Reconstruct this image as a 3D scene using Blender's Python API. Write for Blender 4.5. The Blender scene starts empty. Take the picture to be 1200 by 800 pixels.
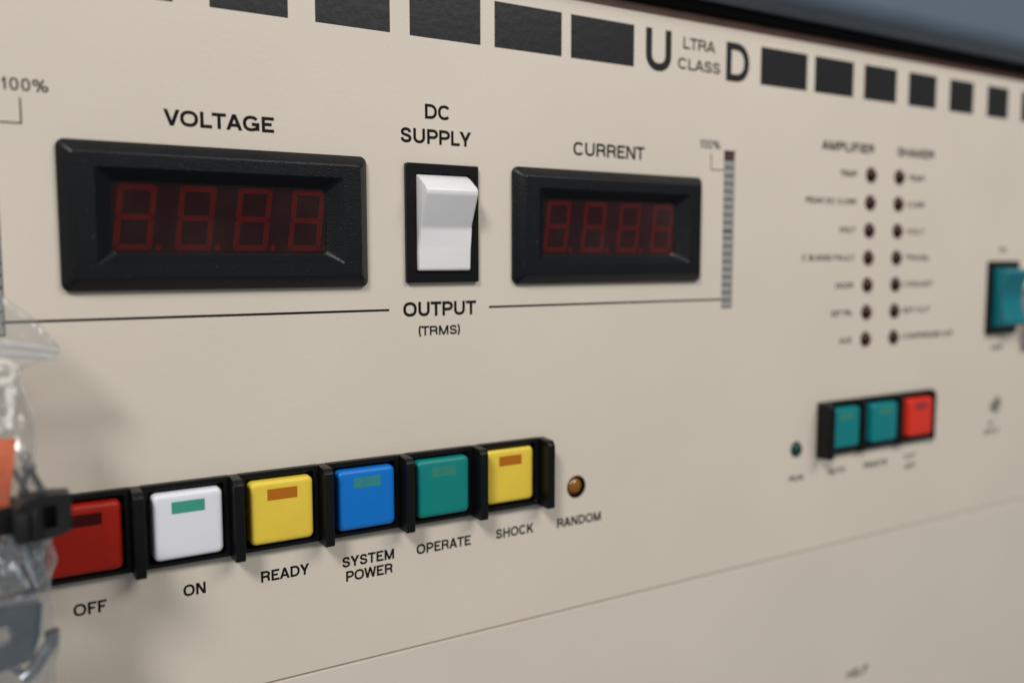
import bpy, bmesh, math, random
from mathutils import Vector, noise
random.seed(7)
S = 0.001                                   # everything below is laid out in millimetres; x right, z up, d = proud of the panel
sc = bpy.context.scene
C = sc.collection

# ------------------------------------------------------------------ camera
cd = bpy.data.cameras.new('camera'); cam = bpy.data.objects.new('camera', cd); C.objects.link(cam)
cam.location = (-20.97*S, -294.06*S, -35.56*S)
cam.rotation_euler = (math.pi/2 - 0.09125, 0.00116, -0.54065)
cd.sensor_width = 36; cd.lens = 1039.73/1200*36; cd.sensor_fit = 'HORIZONTAL'
cd.clip_start = 0.01; cd.clip_end = 50
cd.dof.use_dof = True; cd.dof.focus_distance = 0.306; cd.dof.aperture_fstop = 31.19/7.0
sc.camera = cam

# ------------------------------------------------------------------ world and lamps
w = bpy.data.worlds.new('World'); sc.world = w; w.use_nodes = True
bg = w.node_tree.nodes['Background']; bg.inputs[0].default_value = (0.93, 0.97, 1.0, 1); bg.inputs[1].default_value = 0.20
def area(name, loc, target, sx, sy, power, col):
    l = bpy.data.lights.new(name, 'AREA'); l.shape = 'RECTANGLE'; l.size = sx; l.size_y = sy; l.energy = power; l.color = col
    o = bpy.data.objects.new(name, l); C.objects.link(o); o.location = loc
    o.rotation_euler = (Vector(target) - Vector(loc)).to_track_quat('-Z', 'Y').to_euler()
    return o
area('window_light', (-1.25, -1.35, 1.45), (0.15, 0, -0.05), 0.46, 0.46, 37.5, (1.0, 0.97, 0.94))
area('fill_light', (0.60, -1.02, 0.82), (0.32, 0, 0.0), 0.9, 0.45, 10.3, (1.0, 0.95, 0.91))  # unseen fill lamp, added to brighten the panel's centre and right
sc.view_settings.view_transform = 'Standard'; sc.view_settings.look = 'None'
sc.view_settings.exposure = 0.0; sc.view_settings.gamma = 1

# ------------------------------------------------------------------ materials
def srgb(r, g, b):
    f = lambda c: (c/255/12.92) if c/255 <= .04045 else ((c/255+.055)/1.055)**2.4
    return (f(r), f(g), f(b), 1)
def mat(name, col, rough=.45, metal=0, bump=0, bscale=600, sss=0, coat=0, var=0, vscale=40, spec=.5, detail=3, speck=0):
    m = bpy.data.materials.new(name); m.use_nodes = True; nt = m.node_tree; N = nt.nodes; L = nt.links
    p = N['Principled BSDF']; p.inputs['Base Color'].default_value = col if len(col) == 4 else (*col, 1)
    p.inputs['Roughness'].default_value = rough; p.inputs['Metallic'].default_value = metal
    p.inputs['Specular IOR Level'].default_value = spec
    if coat: p.inputs['Coat Weight'].default_value = coat; p.inputs['Coat Roughness'].default_value = .12
    if sss:
        p.inputs['Subsurface Weight'].default_value = sss; p.inputs['Subsurface Radius'].default_value = (1, .8, .6); p.inputs['Subsurface Scale'].default_value = 1.2*S
    tc = N.new('ShaderNodeTexCoord')
    if bump:
        n = N.new('ShaderNodeTexNoise'); n.inputs['Scale'].default_value = bscale; n.inputs['Detail'].default_value = detail
        b = N.new('ShaderNodeBump'); b.inputs['Strength'].default_value = 1; b.inputs['Distance'].default_value = bump*S
        L.new(tc.outputs['Object'], n.inputs['Vector']); L.new(n.outputs['Fac'], b.inputs['Height']); L.new(b.outputs['Normal'], p.inputs['Normal'])
    if var or speck:
        n2 = N.new('ShaderNodeTexNoise'); n2.inputs['Scale'].default_value = vscale; n2.inputs['Detail'].default_value = 5
        r = N.new('ShaderNodeMapRange'); r.inputs[1].default_value = .3; r.inputs[2].default_value = .7
        r.inputs[3].default_value = 1-var; r.inputs[4].default_value = 1+var
        mx = N.new('ShaderNodeMix'); mx.data_type = 'RGBA'; mx.blend_type = 'MULTIPLY'; mx.inputs[0].default_value = 1
        mx.inputs[6].default_value = p.inputs['Base Color'].default_value
        L.new(tc.outputs['Object'], n2.inputs['Vector']); L.new(n2.outputs['Fac'], r.inputs[0]); L.new(r.outputs[0], mx.inputs[7])
        out = mx.outputs[2]
        if speck:                                            # dust specks and small scuffs
            n3 = N.new('ShaderNodeTexNoise'); n3.inputs['Scale'].default_value = 900; n3.inputs['Detail'].default_value = 1
            r3 = N.new('ShaderNodeMapRange'); r3.inputs[1].default_value = .73; r3.inputs[2].default_value = .80; r3.inputs[3].default_value = 0; r3.inputs[4].default_value = speck
            m3 = N.new('ShaderNodeMix'); m3.data_type = 'RGBA'; m3.inputs[7].default_value = (.32, .31, .29, 1)
            L.new(tc.outputs['Object'], n3.inputs['Vector']); L.new(n3.outputs['Fac'], r3.inputs[0]); L.new(r3.outputs[0], m3.inputs[0]); L.new(out, m3.inputs[6]); out = m3.outputs[2]
        L.new(out, p.inputs['Base Color'])
    return m
PAINT = (.634, .574, .487)
M = dict(
    paint=mat('beige_paint', PAINT, .48, bump=.055, bscale=560, var=.03, vscale=11, speck=.22, spec=.35),
    paint2=mat('grey_beige_paint', (.632, .573, .503), .5, bump=.03, bscale=520, var=.02, vscale=14, spec=.35),
    ink=mat('black_ink', (.007, .006, .006), .6, spec=.12),
    block_ink=mat('gloss_black_ink', (.013, .013, .014), .36, bump=.10, bscale=330, spec=.36, detail=2),
    black=mat('black_plastic', (.0042, .0054, .0070), .36, bump=.13, bscale=1700, spec=.27, speck=.10, var=.05),
    satin=mat('satin_black_plastic', (.0042, .0046, .005), .36, bump=.02, bscale=900, spec=.24),
    flatblack=mat('matt_black_recess', (.004, .004, .004), .8, spec=.12),
    white=mat('white_plastic', (.74, .74, .75), .33, sss=.25, coat=.12, bump=.01, bscale=300),
    capwhite=mat('white_cap_plastic', (.72, .735, .79), .40, sss=.35, bump=.01, bscale=250),
    yellow=mat('yellow_cap_plastic', (.76, .57, .06), .42, sss=.35, bump=.02, bscale=250, var=.03, vscale=120),
    blue=mat('blue_cap_plastic', (.001, .155, .55), .40, bump=.01, bscale=250, spec=.4),
    teal=mat('teal_cap_plastic', (.001, .20, .185), .42, spec=.4, bump=.01, bscale=250),
    bluteal=mat('blue_teal_cap_plastic', (.001, .19, .205), .3, bump=.01, bscale=250, spec=.4),
    red=mat('dark_red_cap_plastic', (.36, .010, .001), .42, spec=.35, bump=.01, bscale=250),
    brightred=mat('bright_red_cap_plastic', (.66, .030, .014), .32, spec=.4),
    tealrock=mat('teal_rocker_plastic', (.001, .155, .195), .4, spec=.4),
    win_red=mat('dark_red_window', (.045, .001, .001), .35, spec=.25),
    win_green=mat('green_window', (.045, .30, .22), .25),
    win_amber=mat('amber_window', (.42, .13, .004), .3),
    win_olive=mat('olive_window', (.03, .22, .24), .25, var=.07, vscale=400),
    win_teal=mat('grey_teal_window', (.03, .21, .155), .3, var=.07, vscale=400),
    win_dark=mat('purple_brown_window', (.28, .03, .03), .3),
    led_red=mat('dark_red_lens', (.035, .007, .005), .25, spec=.3),
    led_amber=mat('amber_lens', (.24, .085, .003), .14, coat=.6, sss=.1),
    led_green=mat('dark_green_lens', (.004, .045, .035), .2, spec=.3),
    board=mat('display_board', (.045, .007, .006), .5),
    seg=mat('unlit_red_segment', (.52, .022, .016), .5),
    bar_seg=mat('grey_bar_segment', (.30, .30, .295), .4, var=.12, vscale=700),
    bar_dark=mat('dark_bar_body', (.07, .068, .068), .4),
    bar_red=mat('maroon_bar_segment', (.075, .035, .035), .4),
    brown=mat('brown_strip', (.105, .048, .032), .55, var=.2, vscale=60),
    header=mat('blue_grey_paint', (.098, .132, .172), .45, bump=.05, bscale=300, var=.02),
    steel=mat('screw_steel', (.45, .42, .35), .6, metal=1, var=.1),
    zinc=mat('bright_zinc', (.50, .53, .57), .27, metal=1, var=.15, vscale=300, bump=.05, bscale=400),
    plate=mat('blue_grey_zinc_plate', (.10, .135, .165), .42, metal=.6, var=.12, vscale=120, bump=.03, bscale=500),
    orange=mat('orange_paper', (.78, .135, .018), .55, var=.08, vscale=250),
    offwhite=mat('off_white_plastic', (.66, .64, .60), .4, sss=.1),
    tie=mat('black_nylon', (.008, .008, .009), .42, bump=.03, bscale=500),
    blank=mat('grey_plastic', (.32, .29, .29), .45),
)
def film_mat(name, milky, glossy):
    m = bpy.data.materials.new(name); m.use_nodes = True; nt = m.node_tree; N = nt.nodes; L = nt.links
    N.remove(N['Principled BSDF']); out = N['Material Output']
    tr = N.new('ShaderNodeBsdfTransparent'); tr.inputs[0].default_value = (.90, .90, .895, 1)
    gl = N.new('ShaderNodeBsdfGlossy'); gl.inputs[0].default_value = (.95, .97, 1, 1); gl.inputs['Roughness'].default_value = .07
    df = N.new('ShaderNodeBsdfDiffuse'); df.inputs[0].default_value = (.78, .80, .82, 1)
    lw = N.new('ShaderNodeLayerWeight'); lw.inputs[0].default_value = .35
    mp = N.new('ShaderNodeMapRange'); mp.inputs[3].default_value = glossy; mp.inputs[4].default_value = .46
    a = N.new('ShaderNodeMixShader'); b = N.new('ShaderNodeMixShader'); b.inputs[0].default_value = milky
    tc = N.new('ShaderNodeTexCoord'); n = N.new('ShaderNodeTexNoise'); n.inputs['Scale'].default_value = 190; n.inputs['Detail'].default_value = 3; n.inputs['Distortion'].default_value = 1.2
    bp = N.new('ShaderNodeBump'); bp.inputs['Distance'].default_value = 1.0*S; bp.inputs['Strength'].default_value = .6
    L.new(tc.outputs['Object'], n.inputs['Vector']); L.new(n.outputs['Fac'], bp.inputs['Height'])
    for q in (gl, lw, df): L.new(bp.outputs[0], q.inputs['Normal'])
    L.new(lw.outputs['Facing'], mp.inputs[0]); L.new(mp.outputs[0], a.inputs[0]); L.new(tr.outputs[0], a.inputs[1]); L.new(gl.outputs[0], a.inputs[2])
    L.new(a.outputs[0], b.inputs[1]); L.new(df.outputs[0], b.inputs[2]); L.new(b.outputs[0], out.inputs['Surface'])
    return m
M['film'] = film_mat('clear_plastic_film', .05, .05)
M['zip'] = film_mat('milky_plastic_strip', .30, .10)
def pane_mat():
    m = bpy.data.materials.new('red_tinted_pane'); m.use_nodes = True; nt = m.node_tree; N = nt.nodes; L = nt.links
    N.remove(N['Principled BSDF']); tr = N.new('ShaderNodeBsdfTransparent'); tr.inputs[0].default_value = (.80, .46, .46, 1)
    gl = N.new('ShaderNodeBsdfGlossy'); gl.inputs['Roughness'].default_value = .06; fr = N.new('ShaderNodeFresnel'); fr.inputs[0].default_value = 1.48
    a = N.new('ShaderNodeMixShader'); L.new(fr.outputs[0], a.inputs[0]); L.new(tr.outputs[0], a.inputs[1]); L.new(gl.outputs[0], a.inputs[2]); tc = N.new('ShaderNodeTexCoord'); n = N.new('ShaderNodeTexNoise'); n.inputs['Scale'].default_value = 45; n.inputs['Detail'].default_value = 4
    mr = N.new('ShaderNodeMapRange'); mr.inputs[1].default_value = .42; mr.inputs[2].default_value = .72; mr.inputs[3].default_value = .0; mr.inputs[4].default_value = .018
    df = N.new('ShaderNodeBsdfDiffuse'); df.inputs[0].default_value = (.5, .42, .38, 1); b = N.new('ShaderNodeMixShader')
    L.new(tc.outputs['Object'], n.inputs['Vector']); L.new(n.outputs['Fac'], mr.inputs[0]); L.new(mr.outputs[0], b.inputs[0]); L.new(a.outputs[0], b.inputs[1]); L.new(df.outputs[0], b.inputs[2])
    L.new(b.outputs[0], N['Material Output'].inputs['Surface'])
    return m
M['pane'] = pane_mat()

# ------------------------------------------------------------------ mesh helpers
def P(x, z, d): return Vector((x*S, -d*S, z*S))
class MB:
    def __init__(s): s.bm = bmesh.new()
    def face(s, pts):
        try: return s.bm.faces.new([s.bm.verts.new(p) for p in pts])
        except ValueError: return None
    def loft(s, loops, start=True, end=True, closed=True):
        vs = [[s.bm.verts.new(p) for p in lp] for lp in loops]; n = len(loops[0])
        for a, b in zip(vs, vs[1:]):
            for i in range(n if closed else n-1):
                s.bm.faces.new([a[i], a[(i+1) % n], b[(i+1) % n], b[i]])
        if start: s.bm.faces.new(list(reversed(vs[0])))
        if end: s.bm.faces.new(vs[-1])
    def box(s, x0, x1, z0, z1, d0, d1, bev=0, seg=2):
        a = len(s.bm.verts)
        v = [s.bm.verts.new(P(x, z, d)) for d in (d0, d1) for x, z in ((x0, z0), (x1, z0), (x1, z1), (x0, z1))]
        fs = [s.bm.faces.new([v[i] for i in q]) for q in ((0, 1, 2, 3), (4, 7, 6, 5), (0, 4, 5, 1), (1, 5, 6, 2), (2, 6, 7, 3), (3, 7, 4, 0))]
        if bev:
            es = {e for f in fs for e in f.edges}
            bmesh.ops.bevel(s.bm, geom=list(es), offset=bev*S, segments=seg, profile=.5, affect='EDGES')
    def extrude_x(s, prof, x0, x1, bev=0):
        """prof: closed (z, d) outline, swept along x"""
        self_loops = [[P(x0, z, d) for z, d in prof], [P(x1, z, d) for z, d in prof]]
        a = set(s.bm.faces); s.loft(self_loops)
        if bev:
            es = {e for f in s.bm.faces if f not in a for e in f.edges}
            bmesh.ops.bevel(s.bm, geom=list(es), offset=bev*S, segments=3, profile=.5, affect='EDGES', clamp_overlap=True)
    def tube(s, pts, r, n=12, caps=True):
        """pts: list of world-unit Vectors; r radius mm or list"""
        loops = []
        for i, p in enumerate(pts):
            t = (pts[min(i+1, len(pts)-1)] - pts[max(i-1, 0)]).normalized()
            u = t.cross(Vector((0, 1, 0)));  u = u.normalized() if u.length > 1e-4 else Vector((1, 0, 0))
            v = t.cross(u); rr = (r[i] if isinstance(r, (list, tuple)) else r)*S
            loops.append([p + (u*math.cos(2*math.pi*k/n) + v*math.sin(2*math.pi*k/n))*rr for k in range(n)])
        s.loft(loops, caps, caps)
    def revolve(s, cx, cz, prof, n=32):
        """prof: (radius, d) from the rim to the axis"""
        loops = [[P(cx + r*math.cos(2*math.pi*k/n), cz + r*math.sin(2*math.pi*k/n), d) for k in range(n)] for r, d in prof]
        s.loft(loops, False, True)
def rrect(x0, x1, z0, z1, r, d, n=5):
    out = []
    for cx, cz, a0 in ((x1-r, z1-r, 0), (x0+r, z1-r, 90), (x0+r, z0+r, 180), (x1-r, z0+r, 270)):
        for k in range(n+1):
            a = math.radians(a0 + 90*k/n); out.append(P(cx + r*math.cos(a), cz + r*math.sin(a), d))
    return out
def link(name, mesh, parent=None, **props):
    o = bpy.data.objects.new(name, mesh); C.objects.link(o)
    if parent is not None: o.parent = parent
    for k, v in props.items(): o[k] = v
    return o
def build(name, mb, m, parent=None, sharp=32, origin=None, **props):
    """one mesh object; origin (mm) becomes the object's own origin"""
    bm = mb.bm; bmesh.ops.recalc_face_normals(bm, faces=bm.faces)
    for f in bm.faces: f.smooth = True
    for e in bm.edges:
        if len(e.link_faces) != 2 or e.calc_face_angle(0) > math.radians(sharp): e.smooth = False
    off = Vector((0, 0, 0)) if parent is None or parent.type != 'EMPTY' else Vector(parent.location)
    if parent is not None and parent.parent is not None: off = Vector(parent.parent.location)
    bmesh.ops.translate(bm, verts=bm.verts, vec=-off)
    me = bpy.data.meshes.new(name); bm.to_mesh(me); bm.free()
    for q in (m if isinstance(m, (list, tuple)) else [m]): me.materials.append(q)
    return link(name, me, parent, **props)
def empty(name, x, z, d=0, **props):
    o = bpy.data.objects.new(name, None); C.objects.link(o); o.location = P(x, z, d); o.empty_display_size = .005
    for k, v in props.items(): o[k] = v
    return o
def flat(mb, poly, d):
    mb.face([P(x, z, d) for x, z in poly])

# ------------------------------------------------------------------ stroke lettering in the style of a medium grotesque
def arc(cx, cy, rx, ry, a0, a1, n=14, e=2.35):
    o = []
    for k in range(n+1):
        a = math.radians(a0 + (a1-a0)*k/n); c, s_ = math.cos(a), math.sin(a)
        o.append((cx + rx*math.copysign(abs(c)**(2/e), c), cy + ry*math.copysign(abs(s_)**(2/e), s_)))
    return o
def crv(pts, n=5):
    o = []; q = [pts[0]] + pts + [pts[-1]]
    for i in range(1, len(q)-2):
        p0, p1, p2, p3 = q[i-1:i+3]
        for k in range(n):
            t = k/n
            o.append(tuple(.5*((2*p1[j]) + (-p0[j]+p2[j])*t + (2*p0[j]-5*p1[j]+4*p2[j]-p3[j])*t*t + (-p0[j]+3*p1[j]-3*p2[j]+p3[j])*t**3) for j in (0, 1)))
    return o + [pts[-1]]
def bowl(y0, y1, x=1.0, k=.52):
    m = (y0+y1)/2; return [(0, y1), (x*k, y1)] + arc(x*k, m, x*(1-k), (y1-y0)/2, 90, -90, 10, 2.2)[1:-1] + [(x*k, y0), (0, y0)]
# c: centre-line polylines in the unit box; g: diagonals in the outer box, cut level top and bottom; (width, left bearing, right bearing, c, g)
SS = [(.93, .73), (.82, .93), (.5, 1.0), (.18, .93), (.06, .75), (.18, .59), (.5, .51), (.84, .41), (.96, .24), (.82, .06), (.5, 0), (.15, .07), (.02, .28)]
G = {
 'A': (.93, .02, .02, [[(.18, .26), (.82, .26)]], [(.0, 0, .5, 1), (1, 0, .5, 1)]),
 'B': (.82, .1, .06, [[(0, 0), (0, 1)], bowl(.5, 1, .93), bowl(0, .5)], []),
 'C': (.92, .06, .05, [arc(.5, .5, .5, .5, 38, 322, 22)], []),
 'D': (.87, .1, .06, [bowl(0, 1, 1, .42), [(0, 0), (0, 1)]], []),
 'E': (.73, .1, .05, [[(1, 1), (0, 1), (0, 0), (1, 0)], [(0, .52), (.93, .52)]], []),
 'F': (.69, .1, .03, [[(1, 1), (0, 1), (0, 0)], [(0, .49), (.9, .49)]], []),
 'G': (.96, .06, .09, [arc(.5, .5, .5, .5, 36, 300, 20) + crv([(.76, .03), (.92, .15), (1, .42)], 3)[1:], [(.55, .44), (1, .44), (1, -.07)]], []),
 'H': (.84, .1, .1, [[(0, 0), (0, 1)], [(1, 0), (1, 1)], [(0, .52), (1, .52)]], []),
 'I': (0, .1, .1, [[(.5, 0), (.5, 1)]], []),
 'K': (.87, .1, .0, [[(0, 0), (0, 1)]], [(.12, .32, .9, 1), (1, 0, .42, .62)]),
 'L': (.66, .1, .02, [[(0, 1), (0, 0), (1, 0)]], []),
 'M': (1.0, .1, .1, [[(0, 0), (0, 1)], [(1, 0), (1, 1)]], [(.08, 1, .5, 0), (.92, 1, .5, 0)]),
 'N': (.84, .1, .1, [[(0, 0), (0, 1)], [(1, 0), (1, 1)]], [(.09, 1, .91, 0)]),
 'O': (.98, .06, .06, ['loop', arc(.5, .5, .5, .5, 0, 360, 32)[:-1]], []),
 'P': (.80, .1, .03, [[(0, 0), (0, 1)], bowl(.43, 1)], []),
 'Q': (.98, .06, .06, ['loop', arc(.5, .5, .5, .5, 0, 360, 32)[:-1]], [(1, 0, .6, .3)]),
 'R': (.85, .1, .04, [[(0, 0), (0, 1)], bowl(.48, 1, .95), crv([(.5, .48), (.8, .43), (.9, .27), (.91, .12), (.98, -.04)], 4)], []),
 'S': (.82, .05, .05, [crv(SS, 4)], []),
 'T': (.80, .02, .02, [[(0, 1), (1, 1)], [(.5, 1), (.5, 0)]], []),
 'U': (.84, .1, .1, [[(0, 1), (0, .4)] + arc(.5, .38, .5, .38, 180, 360, 14, 2.2) + [(1, .4), (1, 1)]], []),
 'V': (.88, .0, .0, [], [(0, 1, .5, 0), (1, 1, .5, 0)]),
 'W': (1.25, .0, .0, [], [(0, 1, .27, 0), (.5, 1, .27, 0), (.5, 1, .73, 0), (1, 1, .73, 0)]),
 'X': (.87, .0, .0, [], [(0, 0, 1, 1), (0, 1, 1, 0)]),
 'Y': (.90, .0, .0, [[(.5, 0), (.5, .45)]], [(0, 1, .5, .38), (1, 1, .5, .38)]),
 'Z': (.80, .03, .03, [[(.05, 1), (1, 1)], [(0, 0), (1, 0)]], [(0, .03, 1, .97)]),
 '0': (.66, .07, .07, ['loop', arc(.5, .5, .5, .5, 0, 360, 28)[:-1]], []),
 '1': (.36, .10, .14, [[(1, 0), (1, 1)], crv([(0, .73), (.55, .8), (.95, 1)], 3)], []),
 '%': (1.15, .05, .05, ['loop', arc(.17, .76, .19, .22, 0, 360, 18)[:-1], 'loop', arc(.83, .24, .19, .22, 0, 360, 18)[:-1]], [(.28, 0, .72, 1)]),
 '(': (.30, .06, .0, [crv([(1, 1.18), (.3, .95), (0, .5), (.3, .05), (1, -.2)], 5)], []),
 ')': (.30, .0, .06, [crv([(0, 1.18), (.7, .95), (1, .5), (.7, .05), (0, -.2)], 5)], []),
 '.': (0, .1, .1, [[(.5, 0), (.5, .02)]], []),
 '/': (.35, .0, .0, [], [(0, 0, 1, 1)]),
}
def stroke(mb, pts, t, d, loop=False):
    n = len(pts); v = [Vector((p[0], p[1])) for p in pts]; Lf = []; Rt = []
    for i in range(n):
        a = v[i-1] if (i > 0 or loop) else None; b = v[(i+1) % n] if (i < n-1 or loop) else None
        d1 = (v[i]-a).normalized() if a is not None else None; d2 = (b-v[i]).normalized() if b is not None else None
        if d1 is None: d1 = d2
        if d2 is None: d2 = d1
        m = (d1+d2); m = m.normalized() if m.length > 1e-6 else d1
        nn = Vector((-m.y, m.x)); k = max(.45, nn.dot(Vector((-d1.y, d1.x))))
        Lf.append(v[i] + nn*t/2/k); Rt.append(v[i] - nn*t/2/k)
    for i in range(n if loop else n-1):
        j = (i+1) % n; flat(mb, [(p.x, p.y) for p in (Lf[i], Rt[i], Rt[j], Lf[j])], d)
def caption(text, x0, x1, base, cap, weight=.15, track=-.05, parent=None, ink='ink', d=.03):
    """the words as one flat print, fitted between x0 and x1"""
    t = weight*(1.38 if cap > 4.7 else 1.42) if cap < 10 else weight*1.2; adv = 0; items = []
    for ch in text:
        if ch == ' ': adv += .32; continue
        wd, lb, rb, c, g = G[ch]; wd = max(wd, t); adv += lb; items.append((ch, adv, wd)); adv += wd + rb + track
    lo = items[0][1]; hi = items[-1][1] + items[-1][2]; kx = (x1-x0)/(hi-lo)
    mb = MB(); lay = 0
    for ch, ax, wd in items:
        _, _, _, c, g = G[ch]; tx = t*cap
        W_ = wd*kx
        fx = lambda u: x0 + (ax-lo)*kx + (t*cap/2 + u*(W_ - t*cap) if W_ > t*cap*1.05 else W_/2)
        fy = lambda v_: base + cap*(t/2 + v_*(1-t))
        loop = False; nstr = 0
        for q in c:
            if q == 'loop': loop = True; continue
            pts = [(fx(a), fy(b)) for a, b in q]
            if not loop:                                     # square ends reach the outer box
                for a, b in ((0, 1), (-1, -2)):
                    e = Vector(pts[a]) - Vector(pts[b])
                    if (abs(e.x) < 1e-6 or abs(e.y) < 1e-6) and (q[a][0] in (0, 1, .5) or q[a][1] in (0, 1)) and q[a][1] in (0, 1):
                        e = e.normalized()*tx/2; pts[a] = (pts[a][0]+e.x, pts[a][1]+e.y)
            stroke(mb, pts, tx, d + .0015*lay, loop); lay = (lay+1) % 6; loop = False
        for xa, ya, xb, yb in g:
            X = lambda u: x0 + (ax-lo)*kx + u*W_
            inn = .5*tx*1.0
            dx = (xb-xa)*W_; dy = (yb-ya)*cap; h = tx*math.hypot(dx, dy)/abs(dy)
            h = min(h, tx*1.9)
            cl = lambda u: min(max(X(u), X(0)+h/2), X(1)-h/2)
            p0, p1 = cl(xa), cl(xb)
            flat(mb, [(p0-h/2, base+ya*cap), (p0+h/2, base+ya*cap), (p1+h/2, base+yb*cap), (p1-h/2, base+yb*cap)], d + .0015*lay); lay = (lay+1) % 6
    return build('printed_caption', mb, M[ink], parent)

# ------------------------------------------------------------------ the setting: painted front panel, panel below it, header above it
LEDS_L, LEDS_R = 365.9, 388.3
LEDZ = [6.66 - 13.76*i for i in range(7)]
leds = [(LEDS_L, z, 3.9) for z in LEDZ] + [(LEDS_R, z, 3.9) for z in LEDZ] + [(186.4, -128.5, 4.75), (317.0, -127.4, 3.9), (483.7, -119.0, 3.4)]
slots = [(265.4, 272.3, -57.4, 12.8), (-21.8, -14.9, -57.4, 12.8), (8, 88, -39, -6), (163.3, 243.3, -39, -6),
         (113, 138, -41.5, -3), (472.5, 497, -76, -38.5), (-11, 169, -131, -107), (334, 420, -131, -107)]
def sheet(name, x0, x1, z0, z1, holes, slots_, d, m, depth=3.0):
    bm = bmesh.new(); edges = []
    def ring(pts):
        vs = [bm.verts.new(p) for p in pts]; n = len(vs); es = [bm.edges.new((vs[i], vs[(i+1) % n])) for i in range(n)]
        edges.extend(es); return vs
    r = [ring([P(x0, z0, d), P(x1, z0, d), P(x1, z1, d), P(x0, z1, d)])]
    for cx, cz, rr in holes: r.append(ring([P(cx + rr*math.cos(2*math.pi*k/28), cz + rr*math.sin(2*math.pi*k/28), d) for k in range(28)]))
    for a, b, c_, e in slots_: r.append(ring([P(a, c_, d), P(b, c_, d), P(b, e, d), P(a, e, d)]))
    bmesh.ops.triangle_fill(bm, edges=edges, use_beauty=True, use_dissolve=False)
    for f in bm.faces:
        f.normal_update()
        if f.normal.y > 0: f.normal_flip()
    for vs in r:                                             # walls of the cut-outs and the sheet's own edge
        b2 = [bm.verts.new(v.co + Vector((0, depth*S, 0))) for v in vs]; n = len(vs)
        for i in range(n): bm.faces.new([vs[i], vs[(i+1) % n], b2[(i+1) % n], b2[i]])
    for f in bm.faces: f.smooth = False
    me = bpy.data.meshes.new(name); bm.to_mesh(me); bm.free(); me.materials.append(m)
    return link(name, me, None, kind='structure')
panel = sheet('front_panel_wall', -220, 640, -179.4, 65.6, leds, slots, 0, M['paint'])
lower = sheet('lower_panel_wall', -220, 640, -420, -180.9, [], [], -.25, M['paint2'])
mb = MB(); mb.box(-219, 639, -419, 65, -12, -8); build('backing_wall', mb, M['flatblack'], kind='structure')
mb = MB(); mb.box(-219, 639, -183, -177, -2.9, -1.0); build('seam_wall_strip', mb, M['paint'], kind='structure')

hp = [(73.7, -6), (73.8, 4)] + [(85.0 - 11*math.cos(math.radians(a)), 4 + 11*math.sin(math.radians(a))) for a in range(10, 91, 8)] + [(330, 15), (330, -6)]
mb = MB(); mb.extrude_x(hp, -220, 640); build('cabinet_header_wall', mb, M['header'], sharp=40, kind='structure')
gp = [(69.5, -8)] + [(75.0 - 5.4*math.cos(math.radians(a)), 0.0 + 4*math.sin(math.radians(a))) for a in range(0, 181, 12)] + [(80.0, -8)]
gp = [(z, d) for z, d in gp if z < 73.5] + [(73.6, 3), (73.6, -8)]
mb = MB(); mb.extrude_x(gp, -219, 639); build('shadow_gap_wall_strip', mb, M['flatblack'], sharp=50, kind='structure')  # black strip standing in for the shaded gap under the header
mb = MB(); mb.box(-220, 640, 65.75, 69.4, -9, -.6); build('trim_wall_strip', mb, M['brown'], kind='structure')

# printing on the panel
for x0, x1 in ((-48, -34), (-24.5, -5), (8.5, 34.2), (45.2, 70.1), (79.3, 106.1), (113.6, 142.1), (148.1, 178.2), (182.6, 214.0),
               (286.8, 317.2), (322.6, 350.2), (358.3, 383.2), (393.2, 416.1), (428.0, 449.2), (462.4, 482.3), (495.9, 514), (528, 544)):
    mb = MB(); mb.box(x0, x1, 43.4, 60.1, .0, .04); build('printed_block', mb, M['block_ink'], panel)
for a, b in ((-14.9, 104.4), (145.3, 265.2)):
    mb = MB(); flat(mb, [(a, -53.65), (b, -53.65), (b, -52.85), (a, -52.85)], .03); build('printed_line', mb, M['ink'], panel)
for pts in (((257.7, 11.2), (257.7, 4.0), (265.3, 4.0)), ((-8.3, 10.7), (-8.3, 3.6), (-14.8, 3.6))):
    mb = MB(); stroke(mb, pts, .45, .03); build('printed_bracket_line', mb, M['ink'], panel)
cp = lambda *a, **k: caption(*a, parent=panel, **k)
cp('VOLTAGE', 30.3, 64.6, 6.0, 5.0, .155); cp('DC', 119.2, 129.5, 15.0, 5.3, .145); cp('SUPPLY', 109.5, 138.0, 6.1, 5.3, .145)
cp('CURRENT', 184, 220.2, 5.9, 5.3, .135); cp('OUTPUT', 109.8, 139.7, -55.9, 5.3, .15); cp('(TRMS)', 115.8, 132.8, -63.0, 3.5, .14)
cp('100%', -12.9, -1.0, 12.7, 3.6, .105, .05); cp('100%', 250.8, 262.9, 12.9, 3.8, .105, .0)
for t, a, b, z in (('OFF', -.9, 8.5, -143.8), ('ON', 31.2, 38.2, -143.9), ('READY', 56.3, 73.1, -144.0), ('SYSTEM', 85, 105, -144.2), ('POWER', 86.4, 104.4, -149.5),
                   ('OPERATE', 114, 136.9, -144.4), ('SHOCK', 148, 165.5, -144.1), ('RANDOM', 176.9, 199, -144.3)):
    cp(t, a, b, z-.15, 3.85, .14)
cp('U', 220.2, 234.0, 42.9, 17.2, .16, ink='block_ink'); cp('D', 265.5, 279.6, 43.0, 16.8, .16, ink='block_ink')
cp('LTRA', 240.6, 258.9, 53.8, 4.8, .13); cp('CLASS', 237.8, 262.1, 45.2, 4.7, .13)
cp('AMPLIFIER', 328.8, 367.8, 17.2, 4.5, .165); cp('SHAKER', 386.2, 416.8, 17.2, 4.5, .165)
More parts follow.
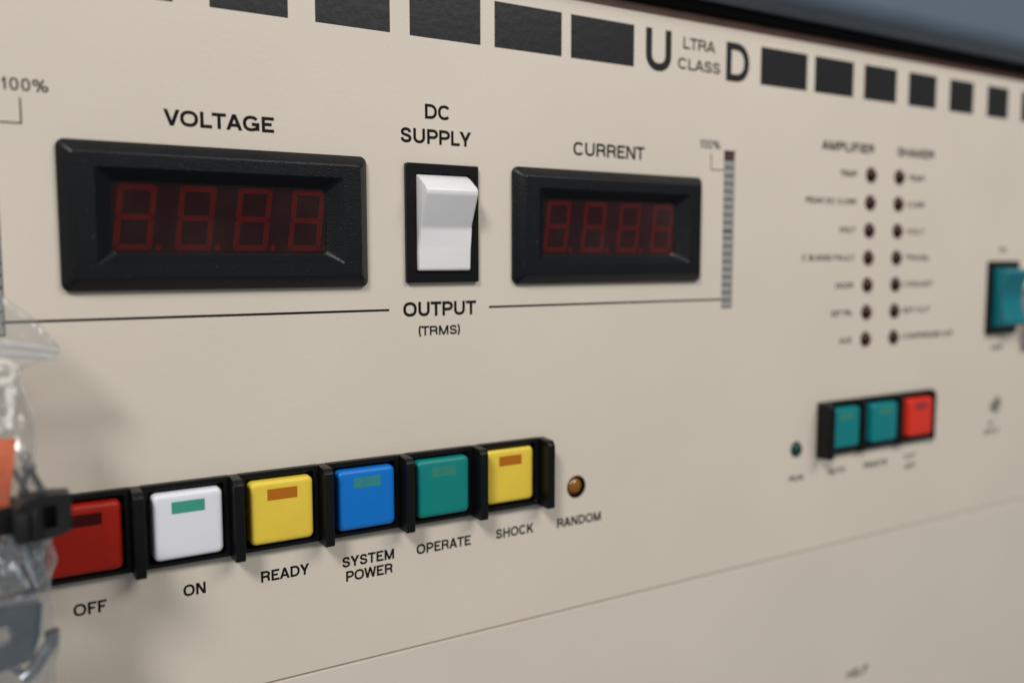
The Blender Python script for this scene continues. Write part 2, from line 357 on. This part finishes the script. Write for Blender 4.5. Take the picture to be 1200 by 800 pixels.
for i, (t, a) in enumerate((('TEMP', 342.5), ('PEAK DC CURR', 318.8), ('VOLT', 343.2), ('C.B./GND FAULT', 317.3), ('DOOR', 342), ('EXT TRL', 339.5), ('AUX', 346))):
    cp(t, a, 355.3, LEDZ[i]-1.4, 2.9, .155)
for i, (t, b) in enumerate((('TEMP', 409.5), ('CURR', 410), ('VOLT', 411), ('TRAVEL', 416.5), ('COOLANT', 420), ('EXT OUT', 418.5), ('COMPRESSED AIR', 439.6))):
    cp(t, 395.6, b, LEDZ[i]-1.4, 2.9, .155)
for t, a, b, z in (('RUN', 312.8, 322.6, -143.2), ('AUTO', 341.2, 353.7, -143.2), ('REMOTE', 368, 387, -143.2), ('CUT', 401.3, 410.8, -142.4), ('OFF', 402.2, 411.2, -148.0),
                   ('AC', 478.3, 483, -131.7), ('INPUT', 474, 489.8, -136.6), ('ON', 481, 487, -31.3), ('LAMP', 477.5, 489, -87.4)):
    cp(t, a, b, z, 2.8, .16)
caption('HELP', 361, 378, -255.3, 4.4, .13, parent=lower, d=-.22)

# ------------------------------------------------------------------ digital meters
def digit(par, x, z0, h, w_, slant, t, d):
    o = MB()
    def seg(pts): flat(o, [(x + px*w_ + (pz*h)*slant, z0 + pz*h) for px, pz in pts], d)
    tw, th, g = t/w_, t/h, .25/w_
    gh = .25/h
    def hbar(zc): seg([(g*1.2, zc), (tw*.55, zc+th/2), (1-tw*.55, zc+th/2), (1-g*1.2, zc), (1-tw*.55, zc-th/2), (tw*.55, zc-th/2)])
    def hend(zb, zt): pass
    seg([(g, 1), (1-g, 1), (1-tw, 1-th), (tw, 1-th)]); seg([(g, 0), (1-g, 0), (1-tw, th), (tw, th)]); hbar(.5)
    for s_ in (0, 1):
        X = (lambda u: 1-u) if s_ else (lambda u: u)
        seg([(X(0), 1-gh), (X(tw), 1-th-gh), (X(tw), .5+th/2+gh*.4), (X(tw*.5), .5+gh*1.6), (X(0), .5+gh*2.6)])
        seg([(X(0), gh), (X(tw), th+gh), (X(tw), .5-th/2-gh*.4), (X(tw*.5), .5-gh*1.6), (X(0), .5-gh*2.6)])
    dd = build('digit', o, M['seg'], par); bpy.context.view_layer.update
    p = MB(); p.revolve(x + w_*1.17, z0 + .9, [(1.0, d), (.01, d)], 14); build('decimal_point', p, M['seg'], par)
def meter(x, label, dx):
    e = empty('digital_panel_meter', x+48, -22.3, 0, label=label, category='panel meter', group='digital meters with red digits')
    m = MB(); H = 44.7
    R = lambda i, r, d, iz=None: rrect(x+i, x+96-i, -H+(i if iz is None else iz), -(i if iz is None else iz), r, d, 6)
    wx0, wx1, wz0, wz1 = x+14.3, x+81.7, -33.5, -11.4
    loops = [R(0, 2.4, 0), R(0, 2.4, 1.3), R(.2, 2.3, 1.6), R(3.5, 1.0, 4.75), R(3.8, .9, 4.85), R(4.2, .8, 4.85),
             rrect(x+9.6, x+86.4, -36.9, -7.8, 1.0, 4.85, 6), rrect(x+9.9, x+86.1, -36.6, -8.1, 1.0, 4.6, 6),
             rrect(wx0-.5, wx1+.5, wz0-.5, wz1+.5, 1.8, .55, 6), rrect(wx0, wx1, wz0, wz1, 1.8, .2, 6), rrect(wx0, wx1, wz0, wz1, 1.8, -4.2, 6)]
    m.loft(loops, False, False); build('bezel', m, M['black'], e, sharp=24)
    m = MB(); m.face(rrect(wx0+.02, wx1-.02, wz0+.02, wz1-.02, 1.8, -1.7, 6)); build('display_board', m, M['board'], e)
    for k in range(4): digit(e, x + dx + 18.0*k, -32.3, 20.2, 11.3, .125, 1.8, -1.2)
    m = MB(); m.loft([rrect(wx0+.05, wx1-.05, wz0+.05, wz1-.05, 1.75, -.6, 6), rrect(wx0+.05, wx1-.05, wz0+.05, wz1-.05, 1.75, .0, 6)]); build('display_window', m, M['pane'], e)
meter(0, 'large black meter with dark red digits under the word VOLTAGE', 14.3)
meter(155.35, 'black meter with dark red digits under the word CURRENT, beside the grey bar strip', 15.0)

# ------------------------------------------------------------------ rocker switches
def rocker(x0, x1, z0, z1, capx0, capx1, prof, m, label, bev):
    e = empty('rocker_switch', (x0+x1)/2, (z0+z1)/2, 0, label=label, category='rocker switch', group='rocker switches on the panel')
    f = MB(); cz0, cz1 = prof[0], prof[1]
    f.loft([rrect(x0, x1, z0, z1, .6, 0), rrect(x0, x1, z0, z1, .6, 1.6), rrect(x0+.35, x1-.35, z0+.35, z1-.35, .5, 1.95),
            rrect(capx0-.7, capx1+.7, cz0-.5, cz1+.5, .5, 1.95), rrect(capx0-.6, capx1+.6, cz0-.4, cz1+.4, .5, 1.7), rrect(capx0-.6, capx1+.6, cz0-.4, cz1+.4, .5, -4)], False, False)
    build('switch_frame', f, M['satin'], e)
    c = MB(); c.extrude_x(prof[2], capx0, capx1, bev); build('rocker_cap', c, m, e, sharp=50)
    g = MB(); g.box(capx0-.55, capx1+.55, cz0-.35, cz1+.35, -4.4, -3.9); build('recess_floor', g, M['flatblack'], e)
rocker(110.8, 140.1, -43.6, -1.0, 115.0, 135.7,
       (-39.4, -4.9, [(-39.4, -3), (-39.4, 2.9), (-38.5, 3.35), (-31, 3.4), (-24.4, 3.75), (-23.4, 4.1), (-12.2, 9.6), (-10.6, 9.7), (-9.5, 8.9), (-6.0, 3.6), (-4.9, 1.0), (-4.9, -3)]),
       M['white'], 'white rocker switch in a black frame between the words SUPPLY and OUTPUT', .95)
rocker(469.9, 499.2, -78.0, -36.4, 474.4, 494.9,
       (-73.9, -40.3, [(-73.9, -3), (-73.9, 3), (-72.6, 9.6), (-71, 10.4), (-66, 8.2), (-60, 6.4), (-57.2, 6.0), (-54, 6.4), (-48, 8.2), (-43.2, 10.4), (-41.6, 9.6), (-40.3, 3), (-40.3, -3)]),
       M['tealrock'], 'teal rocker switch with both ends raised, in a black frame at the far right', .6)

# ------------------------------------------------------------------ illuminated push buttons
Z0, Z1 = -132.4, -105.6
def fin(par, xa, xb, h=8.9):
    f = MB(); f.extrude_x([(Z0-.75, 0), (Z0-.75, h-.7), (Z0-.2, h), (Z1-2.1, h), (Z1-.5, h-1.3), (Z1-.05, 0)], xa, xb, .3); build('barrier', f, M['satin'], par)
def push_button(xl, capmat, winmat, label, group, front=5.0, last=False, q=10.75, hl=8.9, hr=8.9):
    """xl: left edge of the cell's barrier; the cell is 30.15 wide"""
    e = empty('push_button', xl+16.7, -119, 0, label=label, category='push button', group=group)
    a, b = xl+3.22, xl+30.13; cx = (a+b)/2; cz = -119.1
    f = MB()
    f.loft([rrect(a, b, Z0, Z1, .15, 0), rrect(a, b, Z0, Z1, .15, 2.3), rrect(a+.3, b-.3, Z0+.3, Z1-.3, .3, 2.6),
            rrect(cx-11.9, cx+11.9, cz-11.9, cz+11.9, .8, 2.6), rrect(cx-11.7, cx+11.7, cz-11.7, cz+11.7, .8, 2.3), rrect(cx-11.7, cx+11.7, cz-11.7, cz+11.7, .8, -3)], False, True)
    build('housing', f, M['satin'], e)
    fin(e, xl, xl+3.2, hl)
    if last: fin(e, b+.02, b+(3.2 if hr > 8 else 1.6), hr)
    c = MB(); F = front
    L_ = []
    for inset, dd, r in ((0, -2.5, 1.9), (.03, F-1.7, 1.9), (.12, F-1.1, 1.9), (.34, F-.6, 1.8), (.72, F-.24, 1.6), (1.25, F-.06, 1.4), (2.1, F, 1.2)):
        L_.append(rrect(cx-q+inset, cx+q-inset, cz-q+inset, cz+q-inset, r, dd, 6))
    c.loft(L_, False, True); cap = build('cap', c, capmat, e, sharp=60)
    i = MB(); i.box(cx-5.1, cx+5.1, cz+4.1, cz+8.0, F-.3, F+.04, .08, 1); build('indicator_window', i, winmat, cap)
row = 'push buttons in the long row'
for k, (c, wn, lb, fr) in enumerate((
    (M['red'], M['win_red'], 'dark red square push button above the word OFF, partly behind the cable tie', 5.0),
    (M['capwhite'], M['win_green'], 'white square push button with green window above the word ON', 5.0),
    (M['yellow'], M['win_amber'], 'raised yellow square push button above the word READY', 5.0),
    (M['blue'], M['win_olive'], 'bright blue square push button above the words SYSTEM POWER', 5.0),
    (M['teal'], M['win_teal'], 'teal square push button above the word OPERATE', 5.0),
    (M['yellow'], M['win_amber'], 'pressed-in yellow square push button above the word SHOCK', 2.4))):
    push_button(-14.1 + 30.15*k, c, wn, lb, row, fr, last=(k == 5))
row = 'push buttons in the short row'
for k, (c, wn, lb) in enumerate((
    (M['bluteal'], M['win_teal'], 'blurred teal push button nearest the green lamp in the row of three'),
    (M['bluteal'], M['win_teal'], 'blurred teal push button between another teal one and the bright red one'),
    (M['brightred'], M['win_dark'], 'bright red push button ending the short row of three'))):
    push_button(331.1 + 29.85*k, c, wn, lb, row, 5.0, last=(k == 2), q=10.2, hl=(8.9, 4.0, 4.0)[k], hr=3.6)

# ------------------------------------------------------------------ indicator lamps
def lamp(x, z, r, lens, label, group=None, depth=0.0, rim=True):
    e = empty('indicator_lamp', x, z, 0, label=label, category='indicator lamp')
    if group: e['group'] = group
    n = 24; m = MB(); R_ = r*.86
    prof = [(R_, -4+depth)] + [(R_*math.cos(math.radians(a)), -.2+depth + R_*.80*math.sin(math.radians(a))) for a in range(0, 90, 10)] + [(.02, -.2+depth+R_*.80)]
    m.revolve(x, z, prof, n); build('lens', m, lens, e)
    g = MB(); g.revolve(x, z, [(r-.02, -2.8), (r-.02, -.25), (r-.15, -.2), (R_+.12, -.35), (R_+.05, -2.8)], n); build('collar', g, M['flatblack'], e)
nm = [('AMPLIFIER', 'left'), ('SHAKER', 'right')]
words_l = ['TEMP', 'PEAK DC CURR', 'VOLT', 'GND FAULT', 'DOOR', 'EXT TRL', 'AUX']
ordinal = ['topmost', 'second', 'third', 'middle', 'fifth', 'sixth', 'bottom']
for c, (xx, col) in enumerate(((LEDS_L, 'AMPLIFIER'), (LEDS_R, 'SHAKER'))):
    for i, z in enumerate(LEDZ):
        lamp(xx, z, 3.9, M['led_red'], f'dark unlit red lamp, {ordinal[i]} of seven in the column under the word {col}', f'dark lamps in the {col.lower()} column')
lamp(186.4, -128.5, 4.75, M['led_amber'], 'amber domed lamp sunk in the panel above the word RANDOM', None, -2.8)
lamp(317.0, -127.4, 3.9, M['led_green'], 'small dark green lamp beside the short row of three buttons')

# ------------------------------------------------------------------ key-hole screw
e = empty('slotted_screw', 483.7, -119, 0, label='small dull steel screw in the panel below the teal rocker switch', category='screw')
m = MB(); m.revolve(483.7, -119, [(4.9, 0), (4.8, .7), (4.2, 1.3), (3.0, 1.6), (1.5, .9), (1.4, .3), (.02, .3)], 24); build('screw_head', m, M['steel'], e)
m = MB(); m.box(483.2, 484.2, -121.2, -116.8, .35, 1.45); build('screw_slot', m, M['bar_dark'], e)

# ------------------------------------------------------------------ bar graph strips
def bargraph(x0, x1, z0, z1, label):
    e = empty('bar_graph_display', (x0+x1)/2, z0, 0, label=label, category='bar graph', group='grey bar graph strips beside the meters')
    m = MB(); m.box(x0+.06, x1-.06, z0+.06, z1-.06, -5, -.9); build('strip_body', m, M['bar_dark'], e)
    n = 20; p = (z1-z0-.8)/n
    for k in range(n):
        s_ = MB(); a = z0+.4+p*k; gap = .5 if k != 9 else 1.1
        s_.box(x0+.35, x1-.35, a+.15, a+p-gap, -.95, -.45, .12, 1)
        build('bar_segment', s_, M['bar_red'] if k == n-1 else M['bar_seg'], e, **({'label': 'dark maroon top segment'} if k == n-1 else {}))
bargraph(265.4, 272.3, -57.4, 12.8, 'tall narrow grey bar graph strip right of the CURRENT meter')
bargraph(-21.8, -14.9, -57.4, 12.8, 'sliver of grey bar graph strip left of the VOLTAGE meter above the plastic bag')

mb = MB(); mb.box(506.5, 519, -86.5, -52, 0, 5, .8); b_ = build('blanking_block', mb, M['blank'], label='out of focus grey plastic block beside the teal rocker switch', category='block')

# ------------------------------------------------------------------ bag of hardware hanging in front of the panel
def interp(tab, z):
    for (z0, x0), (z1, x1) in zip(tab, tab[1:]):
        if z0 >= z >= z1: return x0 + (x1-x0)*(z0-z)/(z0-z1)
    return tab[0][1] if z > tab[0][0] else tab[-1][1]
EDGE = [(-40, -18), (-45.3, -15.4), (-51.8, -7.9), (-59.8, -2.4), (-61.8, -2.6), (-63.5, -11), (-66.5, -13.0), (-71.9, -11.4), (-78.3, -9.6), (-86.2, -10.0), (-90.7, -10.8), (-96.5, -11.0), (-103, -10.4),
        (-108.6, -8.4), (-112.3, -7.1), (-116.1, -6.0), (-120.5, -7.9), (-127.6, -8.3), (-134.8, -7.9), (-140.6, -6.6), (-145.6, -8.0), (-150.4, -8.2), (-157.7, -8.3), (-225, -10)]
bag = empty('plastic_bag', -30, -110, 28, label='clear zip bag of metal hardware hanging over the lower left of the panel', category='plastic bag')
def bulge(z):
    if z > -62: return 1.0 + max(0, (-52-z))*.05
    if z > -103: return 2 + 7*math.sin(math.pi*min(1, (-62-z)/41))**.8
    return 2.5 + 7*min(1, (-103-z)/14)
def depthc(z): return 21 + 7*max(0, min(1, (-62-z)/25))
m = MB(); rows = []
zs = [-38 - 1.0*k for k in range(185)]  # film lengthened below the view so its shadow darkens the lower left panel
for z in zs:
    xr = interp(EDGE, z) + .35*noise.noise(Vector((0, 3, z*.35))); xl = -95; b = bulge(z); dc = depthc(z); lp = []
    n = 90
    for k in range(n):
        a = math.pi*k/(n-1); s_ = -math.cos(a)
        x = (xl+xr)/2 + (xr-xl)/2*s_
        sh = math.sin(a)**.5
        rg = lambda q: 1 - 2*abs(noise.noise(q))
        g_ = math.exp(-abs(z+103)/13)                        # gathered folds running out from the cable tie
        wv = .7*noise.noise(Vector((x*.13, z*.10, 1.3))) + .45*rg(Vector((x*.22 + z*.05, z*.11 - x*.06, 5))) + .34*rg(Vector((x*.45, z*.33 + x*.2, 8))) + .16*rg(Vector((x*.9 + z*.3, z*.8 - x*.3, 4))) + g_*1.1*rg(Vector((x*.42 + .4*math.sin(z*.1), z*.03, 2)))
        lp.append(P(x, z + .5*noise.noise(Vector((x*.2, z*.2, 9))), dc + b*sh + 2.0*wv*sh))
    for k in range(n-2, 0, -1):
        a = math.pi*k/(n-1); s_ = -math.cos(a); x = (xl+xr)/2 + (xr-xl)/2*s_; sh = math.sin(a)**.5
        wv = noise.noise(Vector((x*.15, z*.12, 31.3)))
        lp.append(P(x, z, dc - b*sh + 1.6*wv*sh))
    rows.append(lp)
m.loft(rows, False, False); build('film', m, M['film'], bag, sharp=180)
for za, zb, dd in ((-57.3, -60.3, 0), (-59.9, -62.2, .2)):
    m = MB(); pts = [P(-70 + (67.4)*k/24, za + (zb-za)*max(0, (k/24-.78)/.22)**1.0 - .9*math.sin(k*.5)*.1, 22.8+dd) for k in range(25)]
    m.tube(pts, [1.0]*23+[.8, .25], 10); build('zip_strip', m, M['zip'], bag)
m = MB()                                                   # heat-sealed edge bead that catches the light
pts = [P(interp(EDGE, z)-.15 + .35*noise.noise(Vector((0, 3, z*.35))), z, depthc(z)) for z in [-64 - 1.5*k for k in range(78)]]
m.tube(pts, .2, 8); build('side_seal', m, M['zip'], bag)

def bolt(xa, za, xb, zb, d, r, label, m_=None):
    e = empty('bolt', xa, za, d, label=label, category='bolt', group='shiny bolts in the plastic bag')
    a, b = P(xa, za, d), P(xb, zb, d-1); L_ = (b-a).length; t = (b-a)/L_
    s_ = MB(); pts = []; rr = []; n = max(8, int(L_/S/.5))
    for k in range(n+1): pts.append(a + t*L_*k/n); rr.append(r*(1.0 if k % 2 else .88))
    s_.tube(pts, rr, 14); build('threaded_shank', s_, m_ or M['zinc'], e)
    h = MB(); h.tube([a - t*2.4*S, a - t*2.2*S, a - t*.3*S, a + t*.1*S], [r*1.4, r*1.75, r*1.85, r*1.75], 6 if r > 1.3 else 14); build('bolt_head', h, m_ or M['zinc'], e)
bolt(-18.5, -111.5, -13.9, -122.5, 30, 1.5, 'steel bolt in the bag just below the black cable tie, left of the others')
bolt(-14.6, -110.2, -10.9, -122.4, 31, 1.15, 'longest bright bolt slanting down behind the clear film under the cable tie')
bolt(-11.0, -112.6, -9.2, -121.0, 28, .9, 'thin bright bolt nearest the edge of the bag under the cable tie')
bolt(-22.5, -110.0, -18.0, -121.0, 27, 1.3, 'steel bolt at the edge of the photo under the cable tie')
bolt(-16.2, -88.5, -12.4, -97.0, 31, .8, 'thin bolt crossing behind the film right of the orange tag')
bolt(-24.5, -136.0, -16.5, -145.2, 31, 1.2, 'steel bolt lying across the lower corner of the steel bracket')
bolt(-16.5, -108.8, -18.5, -116.5, 33, 1.0, 'small bolt standing upright against the cable tie in the bag')
bolt(-21.0, -109.5, -20.0, -121.5, 31, 1.1, 'upright bolt beside the steel bracket flange at the very edge of the photo')
bolt(-8.9, -110.5, -12.8, -118.5, 30, .8, 'short thin bolt leaning the opposite way to its neighbours under the cable tie')
bolt(-12.2, -91.0, -14.5, -98.6, 30, 1.0, 'short bright bolt between the orange tag and the black cable tie')

e = empty('steel_bracket', -20, -132, 34, label='blue-grey steel bracket with a round hole at the bottom of the plastic bag', category='bracket')
bm_ = MB(); out = [(-75, -124.6), (-11.2, -125.4), (-10.6, -126.2), (-11.4, -134), (-13.4, -140.6), (-21, -142.3), (-75, -147.5)]  # left end lengthened out of view to add shade at the lower left
hole = [(-20.2 + 2.0*math.cos(2*math.pi*k/20), -132.8 + 2.0*math.sin(2*math.pi*k/20)) for k in range(20)]
def plate(mb_, out, hole, d0, d1):
    bm = mb_.bm; es = []; rr = []
    for ring_ in (out, hole):
        vs = [bm.verts.new(P(x, z, d1)) for x, z in ring_]; es += [bm.edges.new((vs[i], vs[(i+1) % len(vs)])) for i in range(len(vs))]; rr.append(vs)
    g = bmesh.ops.triangle_fill(bm, edges=es, use_beauty=True); fs = [f for f in g['geom'] if isinstance(f, bmesh.types.BMFace)]
    mp = {v: bm.verts.new(v.co + Vector((0, (d1-d0)*S, 0))) for vs in rr for v in vs}
    for f in fs: bm.faces.new([mp[v] for v in reversed(f.verts)])
    for vs in rr:
        for i in range(len(vs)):
            a, b = vs[i], vs[(i+1) % len(vs)]; bm.faces.new([a, b, mp[b], mp[a]])
plate(bm_, out, hole, 33.6, 34.8); build('bracket_plate', bm_, M['plate'], e)
m = MB(); m.box(-75, -11.6, -124.5, -123.4, 29, 35.6, .3); build('bracket_flange', m, M['zinc'], e)
m = MB(); m.tube([P(-20.2 + 2.3*math.cos(2*math.pi*k/20), -132.8 + 2.3*math.sin(2*math.pi*k/20), 35) for k in range(21)], .5, 8); build('hole_rim', m, M['zinc'], e)
for k in range(3):
    m = MB(); m.tube([P(-17.5 + 1.1*k, -135.6 + .75*k, 34.9), P(-16.0 + 1.1*k, -132.6 + .75*k, 34.9)], [.3, .35], 8); build('stamped_mark', m, M['plate'], e)
m = MB(); pts = [P(-8.6 + 0.5*math.sin(a*.9) - 7.4*(a/10)**1.8, -134.5 - 11.5*(a/10)**.85, 33) for a in range(11)]
m.tube(pts, 1.9, 16); build('curved_tube', m, M['zinc'], label='short curved chrome tube at the lower corner of the plastic bag', category='tube')

m = MB(); n = 8
for i in range(n):                                          # folded paper tag, slightly curled
    pass
g = [[P(-36 + (x)*(21.6 - 2.8*(k/8)), -80.9 - 2.45*k - .6*x, 31 + 1.0*math.sin(k*.5) + 1.5*x) for x in [j/10 for j in range(11)]] for k in range(9)]
back = [[p + Vector((0, .15*S, 0)) for p in r_] for r_ in g]
loops_ = [a + list(reversed(b)) for a, b in zip(g, back)]
m.loft(loops_); build('paper_tag', m, M['orange'], label='bright orange paper tag showing through the upper part of the bag', category='tag')

e = empty('plastic_clip', -18, -66, 30, label='off-white plastic clip in the bag above the orange tag', category='clip')
m = MB(); m.tube([P(-18.5 + 4.4*math.copysign(abs(math.cos(a))**.6, math.cos(a)), -64.4 + 2.5*math.copysign(abs(math.sin(a))**.6, math.sin(a)), 30) for a in [2*math.pi*k/24 for k in range(25)]], .8, 8, caps=False); build('clip_loop', m, M['offwhite'], e)
m = MB(); m.box(-16.4, -14.3, -80.2, -68.2, 28.5, 30.5, .4); build('clip_leg', m, M['offwhite'], e)
m = MB(); m.box(-30, -14.3, -68.1, -66.9, 28.4, 30.7, .4); build('clip_bar', m, M['offwhite'], e)

def hex_nut(x, z, d, r_, ang, label):
    e = empty('hex_nut', x, z, d, label=label, category='nut', group='loose nuts in the plastic bag')
    m = MB(); R6 = lambda rr, dd: [P(x + rr*math.cos(ang + math.pi*k/3), z + rr*math.sin(ang + math.pi*k/3), dd) for k in range(6)]
    m.loft([R6(r_*.5, d-.9), R6(r_*.93, d-.9), R6(r_, d-.6), R6(r_, d+.6), R6(r_*.93, d+.9), R6(r_*.52, d+.9), R6(r_*.5, d-.9)], False, False)
    build('nut_body', m, M['zinc'], e, sharp=25)
hex_nut(-12.6, -86.6, 32, 1.5, .3, 'hexagonal nut beside the orange tag, above the crossed bolts')
hex_nut(-11.6, -115.8, 35, 1.7, .1, 'hexagonal nut among the bolts just under the cable tie')
hex_nut(-18.2, -119.3, 35, 1.9, .7, 'hexagonal nut resting on the flange of the steel bracket')
hex_nut(-9.6, -120.6, 34, 1.3, .5, 'smallest hexagonal nut, near the side seal above the steel bracket')
# cable tie
e = empty('cable_tie', -10, -102, 36, label='black nylon cable tie with a square head cinched round the bag', category='cable tie')
m = MB(); hd = [(-16.4, -99.5), (-13.5, -96.8), (-10.2, -95.4), (-3.3, -96.0), (-3.0, -96.5), (-3.0, -105.5), (-6.5, -107.0), (-15.5, -107.6), (-16.4, -106.5)]
hl = [(-9.5, -98.5), (-6.4, -98.5), (-6.4, -104.7), (-9.5, -104.7)]
plate(m, hd, hl, 33, 40.5); bmesh.ops.bevel(m.bm, geom=[e_ for e_ in m.bm.edges if e_.calc_face_angle(0) > .5], offset=.22*S, segments=2, profile=.5, affect='EDGES')
build('tie_head', m, M['tie'], e)
m = MB(); m.box(-9.45, -6.45, -104.6, -98.6, 33.5, 36); build('locking_pawl', m, M['satin'], e)
m = MB(); m.box(-16.0, -12.9, -106.9, -99.4, 40.3, 43, .5)
m.box(-12.3, -10.6, -106.7, -98.6, 40.3, 42.2, .4); build('tie_guide', m, M['tie'], e)
m = MB()
lp = []
for k in range(41):
    a = 2*math.pi*k/40; cx, cd_ = -42 + 31*math.cos(a), 29 + 8.5*math.sin(a); nx, nd = math.cos(a)*8.5, math.sin(a)*31; q = math.hypot(nx, nd)
    nx, nd = nx/q, nd/q; zc = -102.4
    lp.append([P(cx + nx*o, zc + s_, cd_ + nd*o) for o, s_ in ((0, -3.6), (1.3, -3.6), (1.3, 3.6), (0, 3.6))])
m.loft(lp, False, False); build('strap', m, M['tie'], e)
m = MB(); lp = []
for k in range(9):
    t = k/8; x, z, d = -9.2 - 2.2*t, -95.6 + 5.4*t, 36 - 3*t
    lp.append([P(x-1.0, z, d-.5), P(x+1.0*(1-.3*t), z, d-.5), P(x+1.0*(1-.3*t), z, d+.5), P(x-1.0, z, d+.5)])
m.loft(lp); build('strap_tail', m, M['tie'], e)
